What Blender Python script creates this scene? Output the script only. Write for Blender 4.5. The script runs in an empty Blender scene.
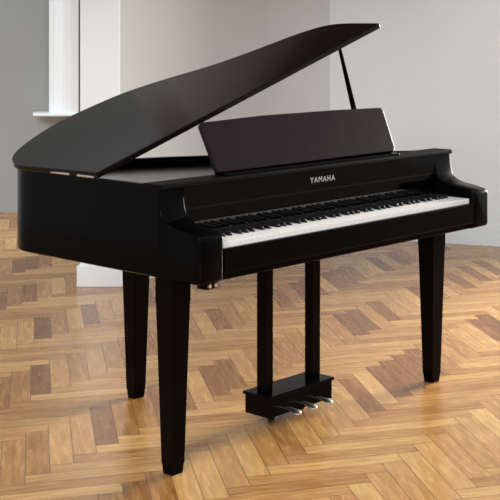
import bpy, bmesh, math, random
from mathutils import Vector, Matrix
random.seed(7)
S = bpy.context.scene
C = S.collection

# ------------------------------------------------------------------ camera
# room frame: x runs along the keyboard (bass to treble), y goes back to the tail, z up
CAM = Vector((-2.3895, -2.7267, 1.3437))
YAW = math.radians(39.4674)
DIR = Vector((math.cos(YAW), math.sin(YAW), 0))
RGT = Vector((math.sin(YAW), -math.cos(YAW), 0))
cd = bpy.data.cameras.new('camera')
cam = bpy.data.objects.new('camera', cd)
C.objects.link(cam)
cam.location = CAM
cam.rotation_euler = (math.pi/2, 0, YAW - math.pi/2)
cd.sensor_width = 36.0
cd.lens = 36.0*1241.5/500
cd.shift_x = -0.3001
cd.shift_y = -0.4408
cd.clip_end = 100
S.camera = cam

# ------------------------------------------------------------------ world, daylight, exposure
w = bpy.data.worlds.new('world')
S.world = w
w.use_nodes = True
bg = w.node_tree.nodes['Background']
bg.inputs['Color'].default_value = (0.93, 0.96, 1.0, 1)
bg.inputs['Strength'].default_value = 0.5


def area(name, loc, target, sx, sy, power, col, spread=180):
    l = bpy.data.lights.new(name, 'AREA')
    l.shape = 'RECTANGLE'; l.size = sx; l.size_y = sy
    l.energy = power; l.color = col; l.spread = math.radians(spread)
    o = bpy.data.objects.new(name, l); C.objects.link(o)
    o.location = loc
    o.rotation_euler = (Vector(target)-Vector(loc)).to_track_quat('-Z', 'Y').to_euler()
    return o


area('window_daylight', (6.3, 0.15, 1.6), (0.3, 0.3, 0.3), 2.2, 1.9, 480, (1.0, 0.96, 0.90), 110)
area('bay_window_daylight', (0.4, 5.3, 2.3), (2.4, 4.3, 0.0), 1.3, 1.6, 27, (0.97, 0.99, 1.0), 120)
area('front_left_fill', (-5.9, -4.3, 4.9), (2.4, 1.6, 1.1), 4.6, 3.2, 800, (0.97, 0.985, 1.0))  # added lamp for unseen daylight from front left, placed for the wall tones

S.view_settings.view_transform = 'Standard'
S.view_settings.look = 'None'
S.view_settings.gamma = 1.0
S.view_settings.use_curve_mapping = False
S.view_settings.exposure = 0.0


# ------------------------------------------------------------------ materials
def new_mat(name):
    m = bpy.data.materials.new(name); m.use_nodes = True
    nt = m.node_tree
    return m, nt, nt.nodes['Principled BSDF']


def N(nt, kind, **kw):
    n = nt.nodes.new(kind)
    for k, v in kw.items():
        setattr(n, k, v)
    return n


def plain(name, col, rough=0.5, metal=0.0, spec=0.5, coat=0.0, noise=0.0, scale=30, bump=0.0):
    m, nt, b = new_mat(name)
    b.inputs['Base Color'].default_value = (*col, 1)
    b.inputs['Roughness'].default_value = rough
    b.inputs['Metallic'].default_value = metal
    b.inputs['Specular IOR Level'].default_value = spec
    b.inputs['Coat Weight'].default_value = coat
    if noise or bump:
        tc = N(nt, 'ShaderNodeTexCoord')
        nz = N(nt, 'ShaderNodeTexNoise'); nz.inputs['Scale'].default_value = scale
        nz.inputs['Detail'].default_value = 4
        nt.links.new(tc.outputs['Object'], nz.inputs['Vector'])
        if noise:
            r = N(nt, 'ShaderNodeMapRange')
            r.inputs['To Min'].default_value = rough-noise; r.inputs['To Max'].default_value = rough+noise
            nt.links.new(nz.outputs['Fac'], r.inputs['Value'])
            nt.links.new(r.outputs['Result'], b.inputs['Roughness'])
        if bump:
            bp = N(nt, 'ShaderNodeBump'); bp.inputs['Strength'].default_value = bump
            bp.inputs['Distance'].default_value = 0.002
            nt.links.new(nz.outputs['Fac'], bp.inputs['Height'])
            nt.links.new(bp.outputs['Normal'], b.inputs['Normal'])
    return m


BLACK = plain('black_polish', (0.0012, 0.0009, 0.001), 0.2, spec=0.06, noise=0.03, scale=9)
LIDM = plain('black_lid_polish', (0.005, 0.0035, 0.003), 0.14, spec=0.16, noise=0.03, scale=9)
SATIN = plain('black_satin', (0.013, 0.0075, 0.009), 0.24, spec=0.1, noise=0.04, scale=30)
PANELM = plain('black_panel_satin', (0.004, 0.0035, 0.0033), 0.17, spec=0.2, noise=0.004, scale=3)
SHELFM = plain('black_shelf_matte', (0.004, 0.0035, 0.0033), 0.5, spec=0.03, noise=0.01, scale=10)
FALLM = plain('black_fallboard_gloss', (0.0012, 0.001, 0.001), 0.05, spec=0.8, noise=0.005, scale=9)
FRONTM = plain('black_front_gloss', (0.0012, 0.001, 0.001), 0.06, spec=0.16, noise=0.01, scale=9)
BKEY = plain('black_key_plastic', (0.006, 0.006, 0.0065), 0.3, spec=0.4, noise=0.03, scale=60)
WKEY = plain('white_key_resin', (0.78, 0.75, 0.72), 0.3, spec=0.4, noise=0.04, scale=60)
STEEL = plain('polished_metal', (0.82, 0.81, 0.79), 0.28, metal=1.0, noise=0.05, scale=80)
FELT = plain('black_felt', (0.006, 0.005, 0.005), 0.9, spec=0.1, bump=0.3, scale=400)
SILVER = plain('silver_inlay', (0.36, 0.35, 0.335), 0.45, metal=0.5, noise=0.05, scale=200)
RUBBER = plain('rubber', (0.01, 0.01, 0.01), 0.7, noise=0.05, scale=80)
WALLM = plain('wall_plaster', (0.575, 0.575, 0.57), 0.85, spec=0.15, bump=0.12, scale=45)
WALLR = plain('wall_plaster_lit', (0.69, 0.73, 0.745), 0.85, spec=0.15, bump=0.12, scale=45)  # same plaster as the back wall, lightened to carry its stronger light
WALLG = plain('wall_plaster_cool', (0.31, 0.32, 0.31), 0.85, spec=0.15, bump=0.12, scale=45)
TRIMM = plain('white_gloss_paint', (0.85, 0.89, 0.905), 0.35, spec=0.4, noise=0.05, scale=20)
CEILM = plain('lid_reflection_brown', (0.08, 0.043, 0.027), 0.9, spec=0.1, bump=0.1, scale=30)  # dark brown chosen for what the lid mirrors


def parquet():
    m, nt, b = new_mat('oak_herringbone')
    uv = N(nt, 'ShaderNodeUVMap'); uv.uv_map = 'plank'
    tone = N(nt, 'ShaderNodeAttribute'); tone.attribute_name = 'tone'
    L = nt.links.new
    sep = N(nt, 'ShaderNodeSeparateXYZ'); L(uv.outputs['UV'], sep.inputs[0])
    sc = N(nt, 'ShaderNodeSeparateColor'); L(tone.outputs['Color'], sc.inputs[0])
    # grain: noise stretched along the plank, offset per plank
    comb = N(nt, 'ShaderNodeCombineXYZ')
    mx = N(nt, 'ShaderNodeMath', operation='MULTIPLY'); mx.inputs[1].default_value = 5.0
    my = N(nt, 'ShaderNodeMath', operation='MULTIPLY'); my.inputs[1].default_value = 42.0
    mz = N(nt, 'ShaderNodeMath', operation='MULTIPLY'); mz.inputs[1].default_value = 173.0
    L(sep.outputs['X'], mx.inputs[0]); L(sep.outputs['Y'], my.inputs[0]); L(sc.outputs['Green'], mz.inputs[0])
    L(mx.outputs[0], comb.inputs['X']); L(my.outputs[0], comb.inputs['Y']); L(mz.outputs[0], comb.inputs['Z'])
    g = N(nt, 'ShaderNodeTexNoise'); g.inputs['Scale'].default_value = 1.6
    g.inputs['Detail'].default_value = 6; g.inputs['Distortion'].default_value = 0.5
    L(comb.outputs[0], g.inputs['Vector'])
    ramp = N(nt, 'ShaderNodeValToRGB')
    e = ramp.color_ramp.elements
    e[0].position = 0.0; e[0].color = (0.13, 0.044, 0.010, 1)
    e[1].position = 1.0; e[1].color = (0.59, 0.352, 0.133, 1)
    x = e.new(0.35); x.color = (0.235, 0.094, 0.024, 1)
    x = e.new(0.65); x.color = (0.405, 0.202, 0.064, 1)
    # tone +- grain
    gr = N(nt, 'ShaderNodeMapRange'); gr.inputs['From Min'].default_value = 0.25; gr.inputs['From Max'].default_value = 0.75
    gr.inputs['To Min'].default_value = -0.2; gr.inputs['To Max'].default_value = 0.2
    L(g.outputs['Fac'], gr.inputs['Value'])
    ad = N(nt, 'ShaderNodeMath', operation='ADD'); ad.use_clamp = True
    L(sc.outputs['Red'], ad.inputs[0]); L(gr.outputs['Result'], ad.inputs[1])
    L(ad.outputs[0], ramp.inputs['Fac'])
    # joint: distance to plank edge is stored in metres in the second uv map
    uv2 = N(nt, 'ShaderNodeUVMap'); uv2.uv_map = 'size'
    s2 = N(nt, 'ShaderNodeSeparateXYZ'); L(uv2.outputs['UV'], s2.inputs[0])

    def edge(a, bb):
        h = N(nt, 'ShaderNodeMath', operation='SUBTRACT'); L(bb, h.inputs[0]); L(a, h.inputs[1])
        mi = N(nt, 'ShaderNodeMath', operation='MINIMUM'); L(a, mi.inputs[0]); L(h.outputs[0], mi.inputs[1])
        return mi.outputs[0]
    mm = N(nt, 'ShaderNodeMath', operation='MINIMUM')
    L(edge(sep.outputs['X'], s2.outputs['X']), mm.inputs[0]); L(edge(sep.outputs['Y'], s2.outputs['Y']), mm.inputs[1])
    jr = N(nt, 'ShaderNodeMapRange'); jr.inputs['From Min'].default_value = 0.0003; jr.inputs['From Max'].default_value = 0.002
    L(mm.outputs[0], jr.inputs['Value'])
    mix = N(nt, 'ShaderNodeMix', data_type='RGBA')
    mix.inputs['A'].default_value = (0.10, 0.05, 0.022, 1)
    L(jr.outputs['Result'], mix.inputs['Factor']); L(ramp.outputs['Color'], mix.inputs['B'])
    L(mix.outputs['Result'], b.inputs['Base Color'])
    rr = N(nt, 'ShaderNodeMapRange'); rr.inputs['To Min'].default_value = 0.2; rr.inputs['To Max'].default_value = 0.33
    L(g.outputs['Fac'], rr.inputs['Value']); L(rr.outputs['Result'], b.inputs['Roughness'])
    b.inputs['Specular IOR Level'].default_value = 0.5
    bp = N(nt, 'ShaderNodeBump'); bp.inputs['Strength'].default_value = 0.35; bp.inputs['Distance'].default_value = 0.0006
    L(jr.outputs['Result'], bp.inputs['Height']); L(bp.outputs['Normal'], b.inputs['Normal'])
    return m


FLOORM = parquet()


# ------------------------------------------------------------------ mesh helpers
def obj(name, bm, m, parent=None, smooth=False, bevel=0.0, seg=2):
    me = bpy.data.meshes.new(name)
    bmesh.ops.recalc_face_normals(bm, faces=bm.faces)
    bm.to_mesh(me); bm.free()
    me.materials.append(m)
    if smooth:
        me.polygons.foreach_set('use_smooth', [True]*len(me.polygons))
        if hasattr(me, 'set_sharp_from_angle'):
            me.set_sharp_from_angle(angle=math.radians(40))
    o = bpy.data.objects.new(name, me); C.objects.link(o)
    if parent:
        o.parent = parent
    if bevel:
        b = o.modifiers.new('bevel', 'BEVEL'); b.width = bevel; b.segments = seg
        b.limit_method = 'ANGLE'; b.angle_limit = math.radians(35)
    return o


def hexa(bm, p):
    """eight corners: four below, four above, in the same turn"""
    v = [bm.verts.new(q) for q in p]
    for f in ((3, 2, 1, 0), (4, 5, 6, 7), (0, 1, 5, 4), (1, 2, 6, 5), (2, 3, 7, 6), (3, 0, 4, 7)):
        bm.faces.new([v[i] for i in f])


def box(bm, x0, x1, y0, y1, z0, z1):
    hexa(bm, [(x0, y0, z0), (x1, y0, z0), (x1, y1, z0), (x0, y1, z0),
              (x0, y0, z1), (x1, y0, z1), (x1, y1, z1), (x0, y1, z1)])


def prism(bm, pts, f0, f1):
    """closed outline extruded: f0, f1 turn a 2-D point into the two ends"""
    a = [bm.verts.new(f0(p)) for p in pts]; b = [bm.verts.new(f1(p)) for p in pts]
    bm.faces.new(a[::-1]); bm.faces.new(b)
    n = len(pts)
    for i in range(n):
        bm.faces.new([a[i], a[(i+1) % n], b[(i+1) % n], b[i]])


def catmull(P, k=8):
    out = []
    n = len(P)
    for i in range(n-1):
        p0 = Vector(P[max(i-1, 0)]); p1 = Vector(P[i]); p2 = Vector(P[i+1]); p3 = Vector(P[min(i+2, n-1)])
        for j in range(k):
            t = j/k
            out.append(0.5*((2*p1)+(p2-p0)*t+(2*p0-5*p1+4*p2-p3)*t*t+(3*p1-p0-3*p2+p3)*t**3))
    out.append(Vector(P[-1]))
    return out


def tube(bm, pts, rad, n=10):
    rings = []
    for i, p in enumerate(pts):
        p = Vector(p)
        t = (Vector(pts[min(i+1, len(pts)-1)])-Vector(pts[max(i-1, 0)])).normalized()
        a = t.cross(Vector((0, 0, 1)) if abs(t.z) < .9 else Vector((1, 0, 0))).normalized()
        b = t.cross(a)
        r = rad[i] if isinstance(rad, (list, tuple)) else rad
        rings.append([bm.verts.new(p+(a*math.cos(2*math.pi*k/n)+b*math.sin(2*math.pi*k/n))*r) for k in range(n)])
    for i in range(len(rings)-1):
        for k in range(n):
            bm.faces.new([rings[i][k], rings[i][(k+1) % n], rings[i+1][(k+1) % n], rings[i+1][k]])
    bm.faces.new(rings[0][::-1]); bm.faces.new(rings[-1])


def struct(name, bm, m, **kw):
    o = obj(name, bm, m, **kw); o['kind'] = 'structure'
    return o


# ------------------------------------------------------------------ floor: herringbone oak blocks
def build_floor():
    W, L = 0.0725, 0.42
    ang = math.radians(-34)
    a = Vector((math.cos(ang), math.sin(ang))); b = Vector((-math.sin(ang), math.cos(ang)))
    ox, oy = 0.80-L, -0.095-(W-L)
    verts, faces, uv, size, tone = [], [], [], [], []
    cx, cy, R = 1.0, 1.0, 6.4
    tones = [0.27, 0.34, 0.42, 0.52, 0.6, 0.66, 0.7, 0.76, 0.82, 0.9]
    for k in range(-40, 40):
        for m in range(-160, 160):
            bx = ox+m*W+k*L; by = oy+m*W-k*L
            for (x0, x1, y0, y1, along) in ((bx, bx+L, by, by+W, 0), (bx+L, bx+L+W, by+W-L, by+W, 1)):
                q = [a*x+b*y for x, y in ((x0, y0), (x1, y0), (x1, y1), (x0, y1))]
                c = (q[0]+q[2])/2
                if abs(c.x-cx) > R or abs(c.y-cy) > R:
                    continue
                i = len(verts)
                verts += [(p.x, p.y, 0) for p in q]
                faces.append((i, i+1, i+2, i+3))
                if along == 0:
                    uv += [(0, 0), (L, 0), (L, W), (0, W)]
                else:
                    uv += [(0, W), (0, 0), (L, 0), (L, W)]
                size += [(L, W)]*4
                rnd = random.Random(m*1009+k*31+along*7)
                t = rnd.choice(tones)+rnd.uniform(-.05, .05)
                t = 0.7+(t-0.6)*0.55 if along == 0 else t-0.03
                tone += [(t, rnd.random(), 0, 1)]*4
    me = bpy.data.meshes.new('floor')
    me.from_pydata(verts, [], faces)
    me.uv_layers.new(name='plank'); me.uv_layers.new(name='size')
    me.color_attributes.new('tone', 'FLOAT_COLOR', 'CORNER')
    u1 = me.uv_layers['plank']; u2 = me.uv_layers['size']; ca = me.color_attributes['tone']
    u1.data.foreach_set('uv', [c for p in uv for c in p])
    u2.data.foreach_set('uv', [c for p in size for c in p])
    ca.data.foreach_set('color', [c for p in tone for c in p])
    me.materials.append(FLOORM)
    o = bpy.data.objects.new('floor', me); C.objects.link(o); o['kind'] = 'structure'


build_floor()

# ------------------------------------------------------------------ walls
HC = 3.7                                                     # wall height


def wall(name, p, q, m, thick=0.15, z0=0.0, z1=HC):
    """a wall whose visible face runs p -> q; thickness goes away from the room"""
    p = Vector(p); q = Vector(q); t = (q-p).normalized(); n = Vector((-t.y, t.x))
    if n.dot(Vector((0.3, 0.3))-(p+q)/2) > 0:
        n = -n
    bm = bmesh.new()
    pts = [p, q, q+n*thick, p+n*thick]
    hexa(bm, [(v.x, v.y, z0) for v in pts]+[(v.x, v.y, z1) for v in pts])
    return struct(name, bm, m)


def at(px, depth):
    v = CAM+(DIR+RGT*((px-400.07)/1241.5))*depth
    return Vector((v.x, v.y))


corner = Vector((3.518, 2.813))
e = Vector((0.35, -0.937)).normalized()
P_a = Vector((1.535, 2.703)); P_b = Vector((1.694, 2.509))   # front edges of the white pier
t_p = (P_b-P_a).normalized(); d2 = Vector((DIR.x, DIR.y))
wb = (corner-P_b).normalized()
w0, w1, w2 = corner, corner+e*1.95, corner+e*3.85
# wall corner, rounded wide so the shading changes gradually between the walls
T = 0.7
cv = []
for k in range(25):
    t = k/24
    cv.append((corner-wb*T)*(1-t)**2+corner*2*t*(1-t)+(corner+e*T)*t*t)


def wall_path(name, pts, m, thick=0.15):
    bm = bmesh.new(); rings = []
    for k, p in enumerate(pts):
        t = (pts[min(k+1, len(pts)-1)]-pts[max(k-1, 0)]).normalized()
        n = Vector((-t.y, t.x))
        rings.append([bm.verts.new(v) for v in ((p.x, p.y, 0), (p.x, p.y, HC), (p.x+n.x*thick, p.y+n.y*thick, HC), (p.x+n.x*thick, p.y+n.y*thick, 0))])
    for a, b in zip(rings, rings[1:]):
        for q in range(4):
            bm.faces.new([a[q], a[(q+1) % 4], b[(q+1) % 4], b[q]])
    bm.faces.new(rings[0]); bm.faces.new(rings[-1][::-1])
    return struct(name, bm, m, smooth=True)


wall_path('wall_back', [P_b+d2*0.014-t_p*0.03]+cv[:13], WALLM)
wall_path('wall_right', cv[12:]+[w1], WALLR)
bm = bmesh.new()
n_r = Vector((-e.y, e.x))
if n_r.x < 0: n_r = -n_r
for z0, z1 in ((0, 0.55), (2.5, HC)):
    pts = [w1, w2, w2+n_r*0.15, w1+n_r*0.15]
    hexa(bm, [(v.x, v.y, z0) for v in pts]+[(v.x, v.y, z1) for v in pts])
pts = [w2, w2+e*2.0, w2+e*2.0+n_r*0.15, w2+n_r*0.15]
hexa(bm, [(v.x, v.y, 0) for v in pts]+[(v.x, v.y, HC) for v in pts])
struct('wall_front', bm, WALLR)
bm = bmesh.new()                                             # the window's frame and glazing bars
def bar(s0, s1, z0, z1):
    pts = [corner+e*s0+n_r*0.04, corner+e*s1+n_r*0.04, corner+e*s1+n_r*0.09, corner+e*s0+n_r*0.09]
    hexa(bm, [(v.x, v.y, z0) for v in pts]+[(v.x, v.y, z1) for v in pts])
for s0, s1, z0, z1 in ((1.95, 2.02, .55, 2.5), (3.78, 3.85, .55, 2.5), (2.02, 3.78, .55, .62), (2.02, 3.78, 2.43, 2.5),
                       (2.88, 2.92, .62, 2.43), (2.02, 3.78, 1.7, 1.74)):
    bar(s0, s1, z0, z1)
struct('window_1', bm, TRIMM)

# white pier with its plinth
bm = bmesh.new()
def pier(p, q, dep, z0, z1, off=0.0, side=0.0):
    p = p-t_p*side-d2*off; q = q+t_p*side-d2*off
    pts = [p, q, q+d2*dep, p+d2*dep]
    hexa(bm, [(v.x, v.y, z0) for v in pts]+[(v.x, v.y, z1) for v in pts])
pa, pb = at(80, 6.49), at(119.5, 6.49)
pier(pa, pb, 0.3, 0.0, HC)
pier(pa, pb, 0.29, 0.0, 0.11, off=0.012, side=0.015)
struct('trim_1', bm, TRIMM, bevel=0.004)

# far recess on the left: cool grey wall, moulded white window jamb standing on a sill
fl = at(-190, 9.0); fr = at(150, 9.25)
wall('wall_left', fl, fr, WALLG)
bm = bmesh.new()
D0 = 9.0
prof = [(49, 0.0), (49, .10), (52, .125), (56, .12), (57, .15), (61, .175), (66, .18), (71, .175), (74, .15), (78.5, .11), (78.5, 0.0)]
pts = [at(px, D0+0.12-h) for px, h in prof]
prism(bm, pts, lambda p: (p.x, p.y, 0.742), lambda p: (p.x, p.y, HC))
struct('trim_2', bm, TRIMM, smooth=True)
bm = bmesh.new()
pts = [at(33, D0-0.10), at(79, D0-0.10), at(79, D0+.12), at(33, D0+.12)]
hexa(bm, [(v.x, v.y, 0.722) for v in pts]+[(v.x, v.y, 0.742) for v in pts])
struct('trim_3', bm, TRIMM, bevel=0.006)

# unseen overhead slab, added low and dark to darken the lid's reflection
bm = bmesh.new()
box(bm, -0.6, 4.2, 0.7, 2.9, 2.55, 2.67)
struct('lid_reflection_slab', bm, CEILM)

# ------------------------------------------------------------------ the piano
piano = bpy.data.objects.new('grand_piano', None); C.objects.link(piano)
piano.location = (0.715, 0.5, 0)
piano['label'] = 'black polished baby grand piano with raised lid on the herringbone parquet'
piano['category'] = 'piano'
OFF = Vector((-0.715, -0.5, 0))


def part(name, bm, m, parent=None, **kw):
    bmesh.ops.translate(bm, verts=bm.verts, vec=OFF)
    return obj(name, bm, m, parent or piano, **kw)


ZB, ZT, W = 0.605, 0.8795, 1.43
# plan outline of the rim, from the left arm's front, round the tail, to the right arm's front
tail = catmull([(0.0, 0.72), (0.0, 0.835), (0.009, 0.897), (0.046, 0.965), (0.11, 1.018), (0.195, 1.056), (0.285, 1.083),
                (0.375, 1.094), (0.455, 1.093), (0.54, 1.083), (0.62, 1.062), (0.70, 1.028), (0.78, 0.985), (0.86, 0.937), (0.96, 0.888), (1.08, 0.848),
                (1.21, 0.814), (1.31, 0.780), (1.385, 0.735), (1.42, 0.67), (1.43, 0.58), (1.43, 0.50)], 5)
arm_y = [-0.016, -0.0145, -0.011, -0.006, 0.0, 0.01, 0.02, 0.035, 0.05, 0.075, 0.1, 0.115, 0.13, 0.142, 0.15, 0.157, 0.162, 0.166, 0.169, 0.171, 0.1715, 0.172, 0.2, 0.22, 0.2201, 0.35, 0.55]
path = [Vector((0, y)) for y in arm_y]+tail[0:]+[Vector((W, y)) for y in arm_y[::-1] if y < 0.5]


def arm_top(y):
    prof = [(-0.02, .7385), (0.0, .7445), (0.017, .749), (0.05, .755), (0.10, .762), (0.125, .769), (0.142, .778), (0.15, .785), (0.157, .795),
            (0.162, .806), (0.166, .82), (0.169, .838), (0.171, .855), (0.1715, .866), (0.172, ZT)]
    if y >= 0.172: return ZT
    for (a, za), (b, zb) in zip(prof, prof[1:]):
        if a <= y <= b:
            return za+(zb-za)*(y-a)/(b-a)
    return prof[0][1]


def loft_rim():
    bm = bmesh.new()
    n = len(path); rings = []
    for i, p in enumerate(path):
        t = (path[min(i+1, n-1)]-path[max(i-1, 0)]).normalized()
        if p.y < 0.56:
            t = Vector((0, 1)) if p.x < .7 else Vector((0, -1))
        nn = Vector((t.y, -t.x))                              # inwards
        th = 0.095 if p.y <= 0.22 else 0.032
        zt = arm_top(p.y)
        if p.y > 0.5:                                        # the rim dips behind, under the lid's edge
            u = min(1.0, max(0.0, (p.x-0.05)/0.25)); zt = ZT-0.025*u*u*(3-2*u)
        elif p.x > 0.7 and p.y > 0.2:
            u = (p.y-0.2)/0.3; zt = ZT-0.025*u*u*(3-2*u)
        r = 0.0025 if p.y < 0.2 else 0.005
        # rounded front ends of the arms
        sh = 0.0; dz = 0.0
        if p.y < 0.004:
            q = 1-((p.y+0.016)/0.02); sh = 0.014*(1-math.sqrt(max(0, 1-q*q))); dz = sh*0.7
        c = []
        for (h, z) in ((sh, ZB+0.004+dz), (sh, zt-r-dz), (sh+r*.3, zt-r*.3-dz), (sh+r, zt-dz), (th-sh-r, zt-dz), (th-sh-r*.3, zt-r*.3-dz),
                       (th-sh, zt-r-dz), (th-sh, ZB+dz), (sh+0.006, ZB+dz)):
            c.append(bm.verts.new((p.x+nn.x*h, p.y+nn.y*h, z)))
        rings.append(c)
    k = len(rings[0])
    for i in range(n-1):
        for j in range(k):
            bm.faces.new([rings[i][j], rings[i][(j+1) % k], rings[i+1][(j+1) % k], rings[i+1][j]])
    bm.faces.new(rings[0]); bm.faces.new(rings[-1][::-1])
    bmesh.ops.remove_doubles(bm, verts=bm.verts, dist=0.00002)
    return bm


rim = part('case', loft_rim(), BLACK, smooth=True)


def inset_plan(h):
    pl = [Vector((0, 0.17))]+tail+[Vector((W, 0.17))]
    out = []
    n = len(pl)
    for i, p in enumerate(pl):
        t = (pl[min(i+1, n-1)]-pl[max(i-1, 0)]).normalized()
        nn = Vector((t.y, -t.x))
        out.append(p+nn*h)
    return out


# inner top panel (the soundboard cover) and the bottom board
bm = bmesh.new()
pl = inset_plan(0.030)
prism(bm, pl, lambda p: (p.x, p.y, 0.795), lambda p: (p.x, p.y, 0.824))
part('top_panel', bm, PANELM)
bm = bmesh.new()
prism(bm, inset_plan(0.031), lambda p: (p.x, p.y, ZB+0.006), lambda p: (p.x, p.y, ZB+0.03))
part('bottom_board', bm, BLACK)
# front shelf with its overhanging lip, and the front panel that carries the lettering
bm = bmesh.new()
box(bm, -0.001, W+0.001, 0.157, 0.245, 0.8665, 0.8825)
part('front_shelf', bm, SHELFM, bevel=0.004)
bm = bmesh.new()
sec = [(0.172, 0.757), (0.172, 0.80), (0.169, 0.803), (0.169, 0.8665), (0.20, 0.8665), (0.20, 0.757)]
prism(bm, sec, lambda p: (0.0955, p[0], p[1]), lambda p: (W-0.0955, p[0], p[1]))
hexa(bm, [(0.0955, 0.232, 0.8245), (W-0.0955, 0.232, 0.8245), (W-0.0955, 0.243, 0.8245), (0.0955, 0.243, 0.8245),
          (0.0955, 0.232, 0.8664), (W-0.0955, 0.232, 0.8664), (W-0.0955, 0.243, 0.8664), (0.0955, 0.243, 0.8664)])
fb = part('front_panel', bm, FRONTM)
bm = bmesh.new()
sec = [(0.172, 0.69), (0.170, 0.7565), (0.20, 0.7565), (0.20, 0.69)]
prism(bm, sec, lambda p: (0.0955, p[0], p[1]), lambda p: (W-0.0955, p[0], p[1]))
part('fallboard', bm, FALLM)
# keybed and keyslip
bm = bmesh.new()
box(bm, 0.0955, W-0.0955, 0.002, 0.20, ZB, 0.689)
part('keybed', bm, BLACK, bevel=0.003)
bm = bmesh.new()
sec = [(-0.012, 0.625), (-0.014, 0.632), (-0.014, 0.696), (-0.010, 0.700), (0.0, 0.700), (0.0015, 0.698), (0.0015, 0.625)]
prism(bm, sec, lambda p: (0.096, p[0], p[1]), lambda p: (W-0.096, p[0], p[1]))
part('keyslip', bm, BLACK)
for x0, x1 in ((0.0955, 0.1018), (W-0.1018, W-0.0955)):
    bm = bmesh.new()
    box(bm, x0, x1, 0.004, 0.168, 0.6891, 0.726)
    part('key_block', bm, BLACK, bevel=0.0015)
bm = bmesh.new()
box(bm, 0.103, W-0.103, 0.1615, 0.1715, 0.714, 0.7235)
part('felt_strip', bm, FELT)

# keys
KW = 1.2245/52
K0 = (W-1.2245)/2
bm = bmesh.new()
box(bm, 0.0005, KW-0.0005, 0.0, 0.158, 0.6892, 0.717)
bmesh.ops.bevel(bm, geom=[x for x in bm.edges if all(v.co.z > .71 for v in x.verts)], offset=0.0012, segments=2, affect='EDGES')
bmesh.ops.translate(bm, verts=bm.verts, vec=(0, 0, 0))
wk = obj('white_key', bm, WKEY, piano, smooth=True)
wk.location = Vector((K0, 0.002, 0))+OFF
for i in range(1, 52):
    c = wk.copy(); C.objects.link(c); c.parent = piano
    c.location = Vector((K0+i*KW, 0.002, 0))+OFF
bm = bmesh.new()
hexa(bm, [(-.0055, .014, .7172), (.0055, .014, .7172), (.0055, .103, .7172), (-.0055, .103, .7172),
          (-.0045, .022, .7285), (.0045, .022, .7285), (.0045, .103, .7285), (-.0045, .103, .7285)])
bk = obj('black_key', bm, BKEY, piano, bevel=0.001)
first = True
for i in range(51):
    # lowest white key is A: black key after A, C, D, F, G
    note = 'ABCDEFG'[i % 7]
    if note in 'BE':
        continue
    o = bk if first else bk.copy()
    if not first:
        C.objects.link(o); o.parent = piano
    first = False
    sh = {'C': -.002, 'D': .002, 'F': -.003, 'G': 0, 'A': .003}[note]
    o.location = Vector((K0+(i+1)*KW+sh, 0.054, 0))+OFF

# lettering on the front panel
cu = bpy.data.curves.new('lettering', 'FONT')
cu.body = 'YAMAHA'; cu.size = 0.026; cu.extrude = 0.0004; cu.align_x = 'CENTER'; cu.space_character = 1.25; cu.offset = 0.0005
tmp = bpy.data.objects.new('lettering_source', cu); C.objects.link(tmp)
bpy.context.view_layer.update()
me = bpy.data.meshes.new_from_object(tmp.evaluated_get(bpy.context.evaluated_depsgraph_get()))
bpy.data.objects.remove(tmp)
me.name = 'lettering'; me.materials.clear(); me.materials.append(SILVER)
wd = max(v.co.x for v in me.vertices)-min(v.co.x for v in me.vertices)
for v in me.vertices:
    v.co.x *= 0.124/wd
lt = bpy.data.objects.new('lettering', me); C.objects.link(lt); lt.parent = fb
lt['label'] = 'silver brand lettering on the black front panel'
lt.rotation_euler = (math.pi/2, 0, 0)
lt.location = Vector((0.712, 0.1687, 0.8255))+OFF

# lid: measured in its own plane (u away from the hinge, y back)
LA = math.radians(19.1)
lid_pts = [(0.0, 0.462), (1.44, 0.462)]
lid_pts += [(p.x, p.y) for p in catmull([(1.446, 0.472), (1.447, 0.56), (1.446, 0.65), (1.432, 0.71), (1.395, 0.757), (1.31, 0.802),
        (1.20, 0.836), (1.085, 0.868), (0.98, 0.907), (0.90, 0.948), (0.835, 0.990), (0.768, 1.032), (0.691, 1.070), (0.619, 1.095),
        (0.53, 1.109), (0.434, 1.115), (0.363, 1.114), (0.285, 1.103), (0.189, 1.072), (0.102, 1.030), (0.044, 0.983), (0.004, 0.92), (-0.009, 0.86), (-0.009, 0.80)], 4)]
bm = bmesh.new()
TH = 0.019
def lid_at(p, h):
    return (p[0]*math.cos(LA)-h*math.sin(LA), p[1], ZT+0.003+p[0]*math.sin(LA)+h*math.cos(LA))
prism(bm, lid_pts, lambda p: lid_at(p, -0.004), lambda p: lid_at(p, TH-0.004))
lid = part('lid', bm, LIDM, bevel=0.003)
for y0, y1 in ((0.475, 0.56), (0.60, 0.70), (0.79, 0.85)):
    bm = bmesh.new()
    tube(bm, [(-0.003, y0, ZT+0.003), (-0.003, y1, ZT+0.003)], 0.0045, 10)
    h = part('hinge', bm, STEEL, smooth=True); h['label'] = 'polished metal lid hinge'

# lid prop: slender tapering stick from the treble rim to the lid
top = Vector(lid_at((1.205, 0.480), -0.005)); base = Vector((1.383, 0.56, 0.8245))
bm = bmesh.new()
tube(bm, [base, base.lerp(top, .5), top], [0.013, 0.011, 0.007], 8)
part('lid_prop', bm, BLACK, smooth=True)

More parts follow.
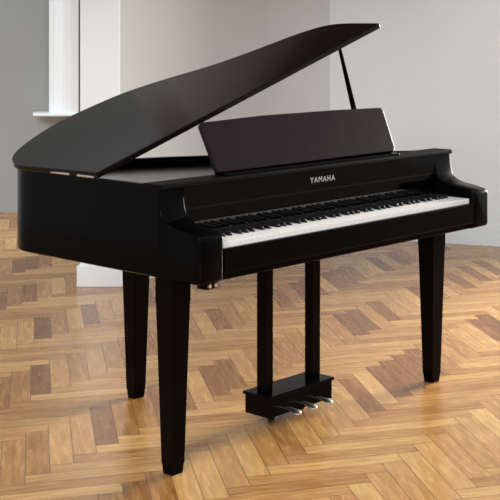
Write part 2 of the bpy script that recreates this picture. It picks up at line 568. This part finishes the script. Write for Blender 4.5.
# music desk, leaning back on the front shelf
L = math.radians(27)
def desk_at(x, s, h):
    return (x, 0.205+s*math.sin(L)-h*math.cos(L), 0.889+s*math.cos(L)+h*math.sin(L))
dp = [(0.272, 0.004), (1.138, 0.008), (1.152, 0.018), (1.166, 0.168), (1.158, 0.183), (0.90, 0.187), (0.55, 0.187), (0.272, 0.178), (0.262, 0.168), (0.268, 0.012)]
bm = bmesh.new()
prism(bm, dp, lambda p: desk_at(p[0], p[1], 0.0), lambda p: desk_at(p[0], p[1], -0.016))
desk = part('music_desk', bm, SATIN, bevel=0.003)
bm = bmesh.new()
hexa(bm, [(0.28, 0.175, 0.8826), (1.135, 0.175, 0.8826), (1.135, 0.235, 0.8826), (0.28, 0.235, 0.8826),
          (0.28, 0.178, 0.8900), (1.135, 0.178, 0.8900), (1.135, 0.235, 0.8900), (0.28, 0.235, 0.8900)])
part('desk_ledge', bm, BLACK, parent=desk, bevel=0.002)

# legs: square, tapering, with a small foot
def leg(x, y):
    bm = bmesh.new()
    zs = [(0.0, .0205), (0.030, .0232), (0.0301, .0245), (0.36, .0325), (0.52, .0365), (0.5201, .0375), (ZB+.006, .0375)]
    rings = [[bm.verts.new((x+sx*h, y+sy*h, z)) for sx, sy in ((-1, -1), (1, -1), (1, 1), (-1, 1))] for z, h in zs]
    for i in range(len(rings)-1):
        for j in range(4):
            bm.faces.new([rings[i][j], rings[i][(j+1) % 4], rings[i+1][(j+1) % 4], rings[i+1][j]])
    bm.faces.new(rings[0][::-1]); bm.faces.new(rings[-1])
    return part('leg', bm, BLACK, bevel=0.003)


leg(0.0785, 0.197); leg(W-0.0785, 0.197); leg(0.502, 0.905)

# pedal lyre: two posts, box, three pedals
for x in (0.597, 0.833):
    bm = bmesh.new()
    box(bm, x-0.021, x+0.021, 0.312, 0.350, 0.1102, ZB+0.0058)
    part('lyre_post', bm, BLACK, bevel=0.002)
bm = bmesh.new()
box(bm, 0.549, 0.861, 0.262, 0.379, 0.036, 0.100)
box(bm, 0.543, 0.867, 0.256, 0.385, 0.1001, 0.110)
pbx = part('pedal_box', bm, BLACK, bevel=0.002)
for x in (0.640, 0.790):
    bm = bmesh.new()
    tube(bm, [(x, 0.345, 0.0), (x, 0.345, 0.0365)], 0.012, 12)
    part('adjuster_foot', bm, RUBBER, parent=pbx, smooth=True)
for x in (0.626, 0.704, 0.782):
    bm = bmesh.new()
    secs = [(0.262, .008, .056, .004), (0.245, .0085, .057, .0045), (0.228, .012, .0555, .005), (0.214, .0165, .054, .0055), (0.202, .016, .051, .005), (0.194, .010, .048, .003)]
    rings = []
    for y, hw, z, t in secs:
        rings.append([bm.verts.new((x+hw*math.cos(a), y, z+t*math.sin(a))) for a in [2*math.pi*k/12 for k in range(12)]])
    for i in range(len(rings)-1):
        for k in range(12):
            bm.faces.new([rings[i][k], rings[i][(k+1) % 12], rings[i+1][(k+1) % 12], rings[i+1][k]])
    bm.faces.new(rings[0]); bm.faces.new(rings[-1][::-1])
    p = part('pedal', bm, STEEL, smooth=True); p['label'] = 'polished metal pedal'

# headphone socket under the bass end
bm = bmesh.new()
box(bm, 0.045, 0.092, 0.012, 0.05, 0.583, 0.606)
hj = part('headphone_socket', bm, BLACK, bevel=0.002)
bm = bmesh.new()
tube(bm, [(0.056, 0.013, 0.594), (0.056, 0.004, 0.594)], 0.006, 12)
tube(bm, [(0.078, 0.013, 0.594), (0.078, 0.004, 0.594)], 0.006, 12)
k = part('socket_ring', bm, STEEL, parent=hj, smooth=True); k['label'] = 'bright metal socket rings'
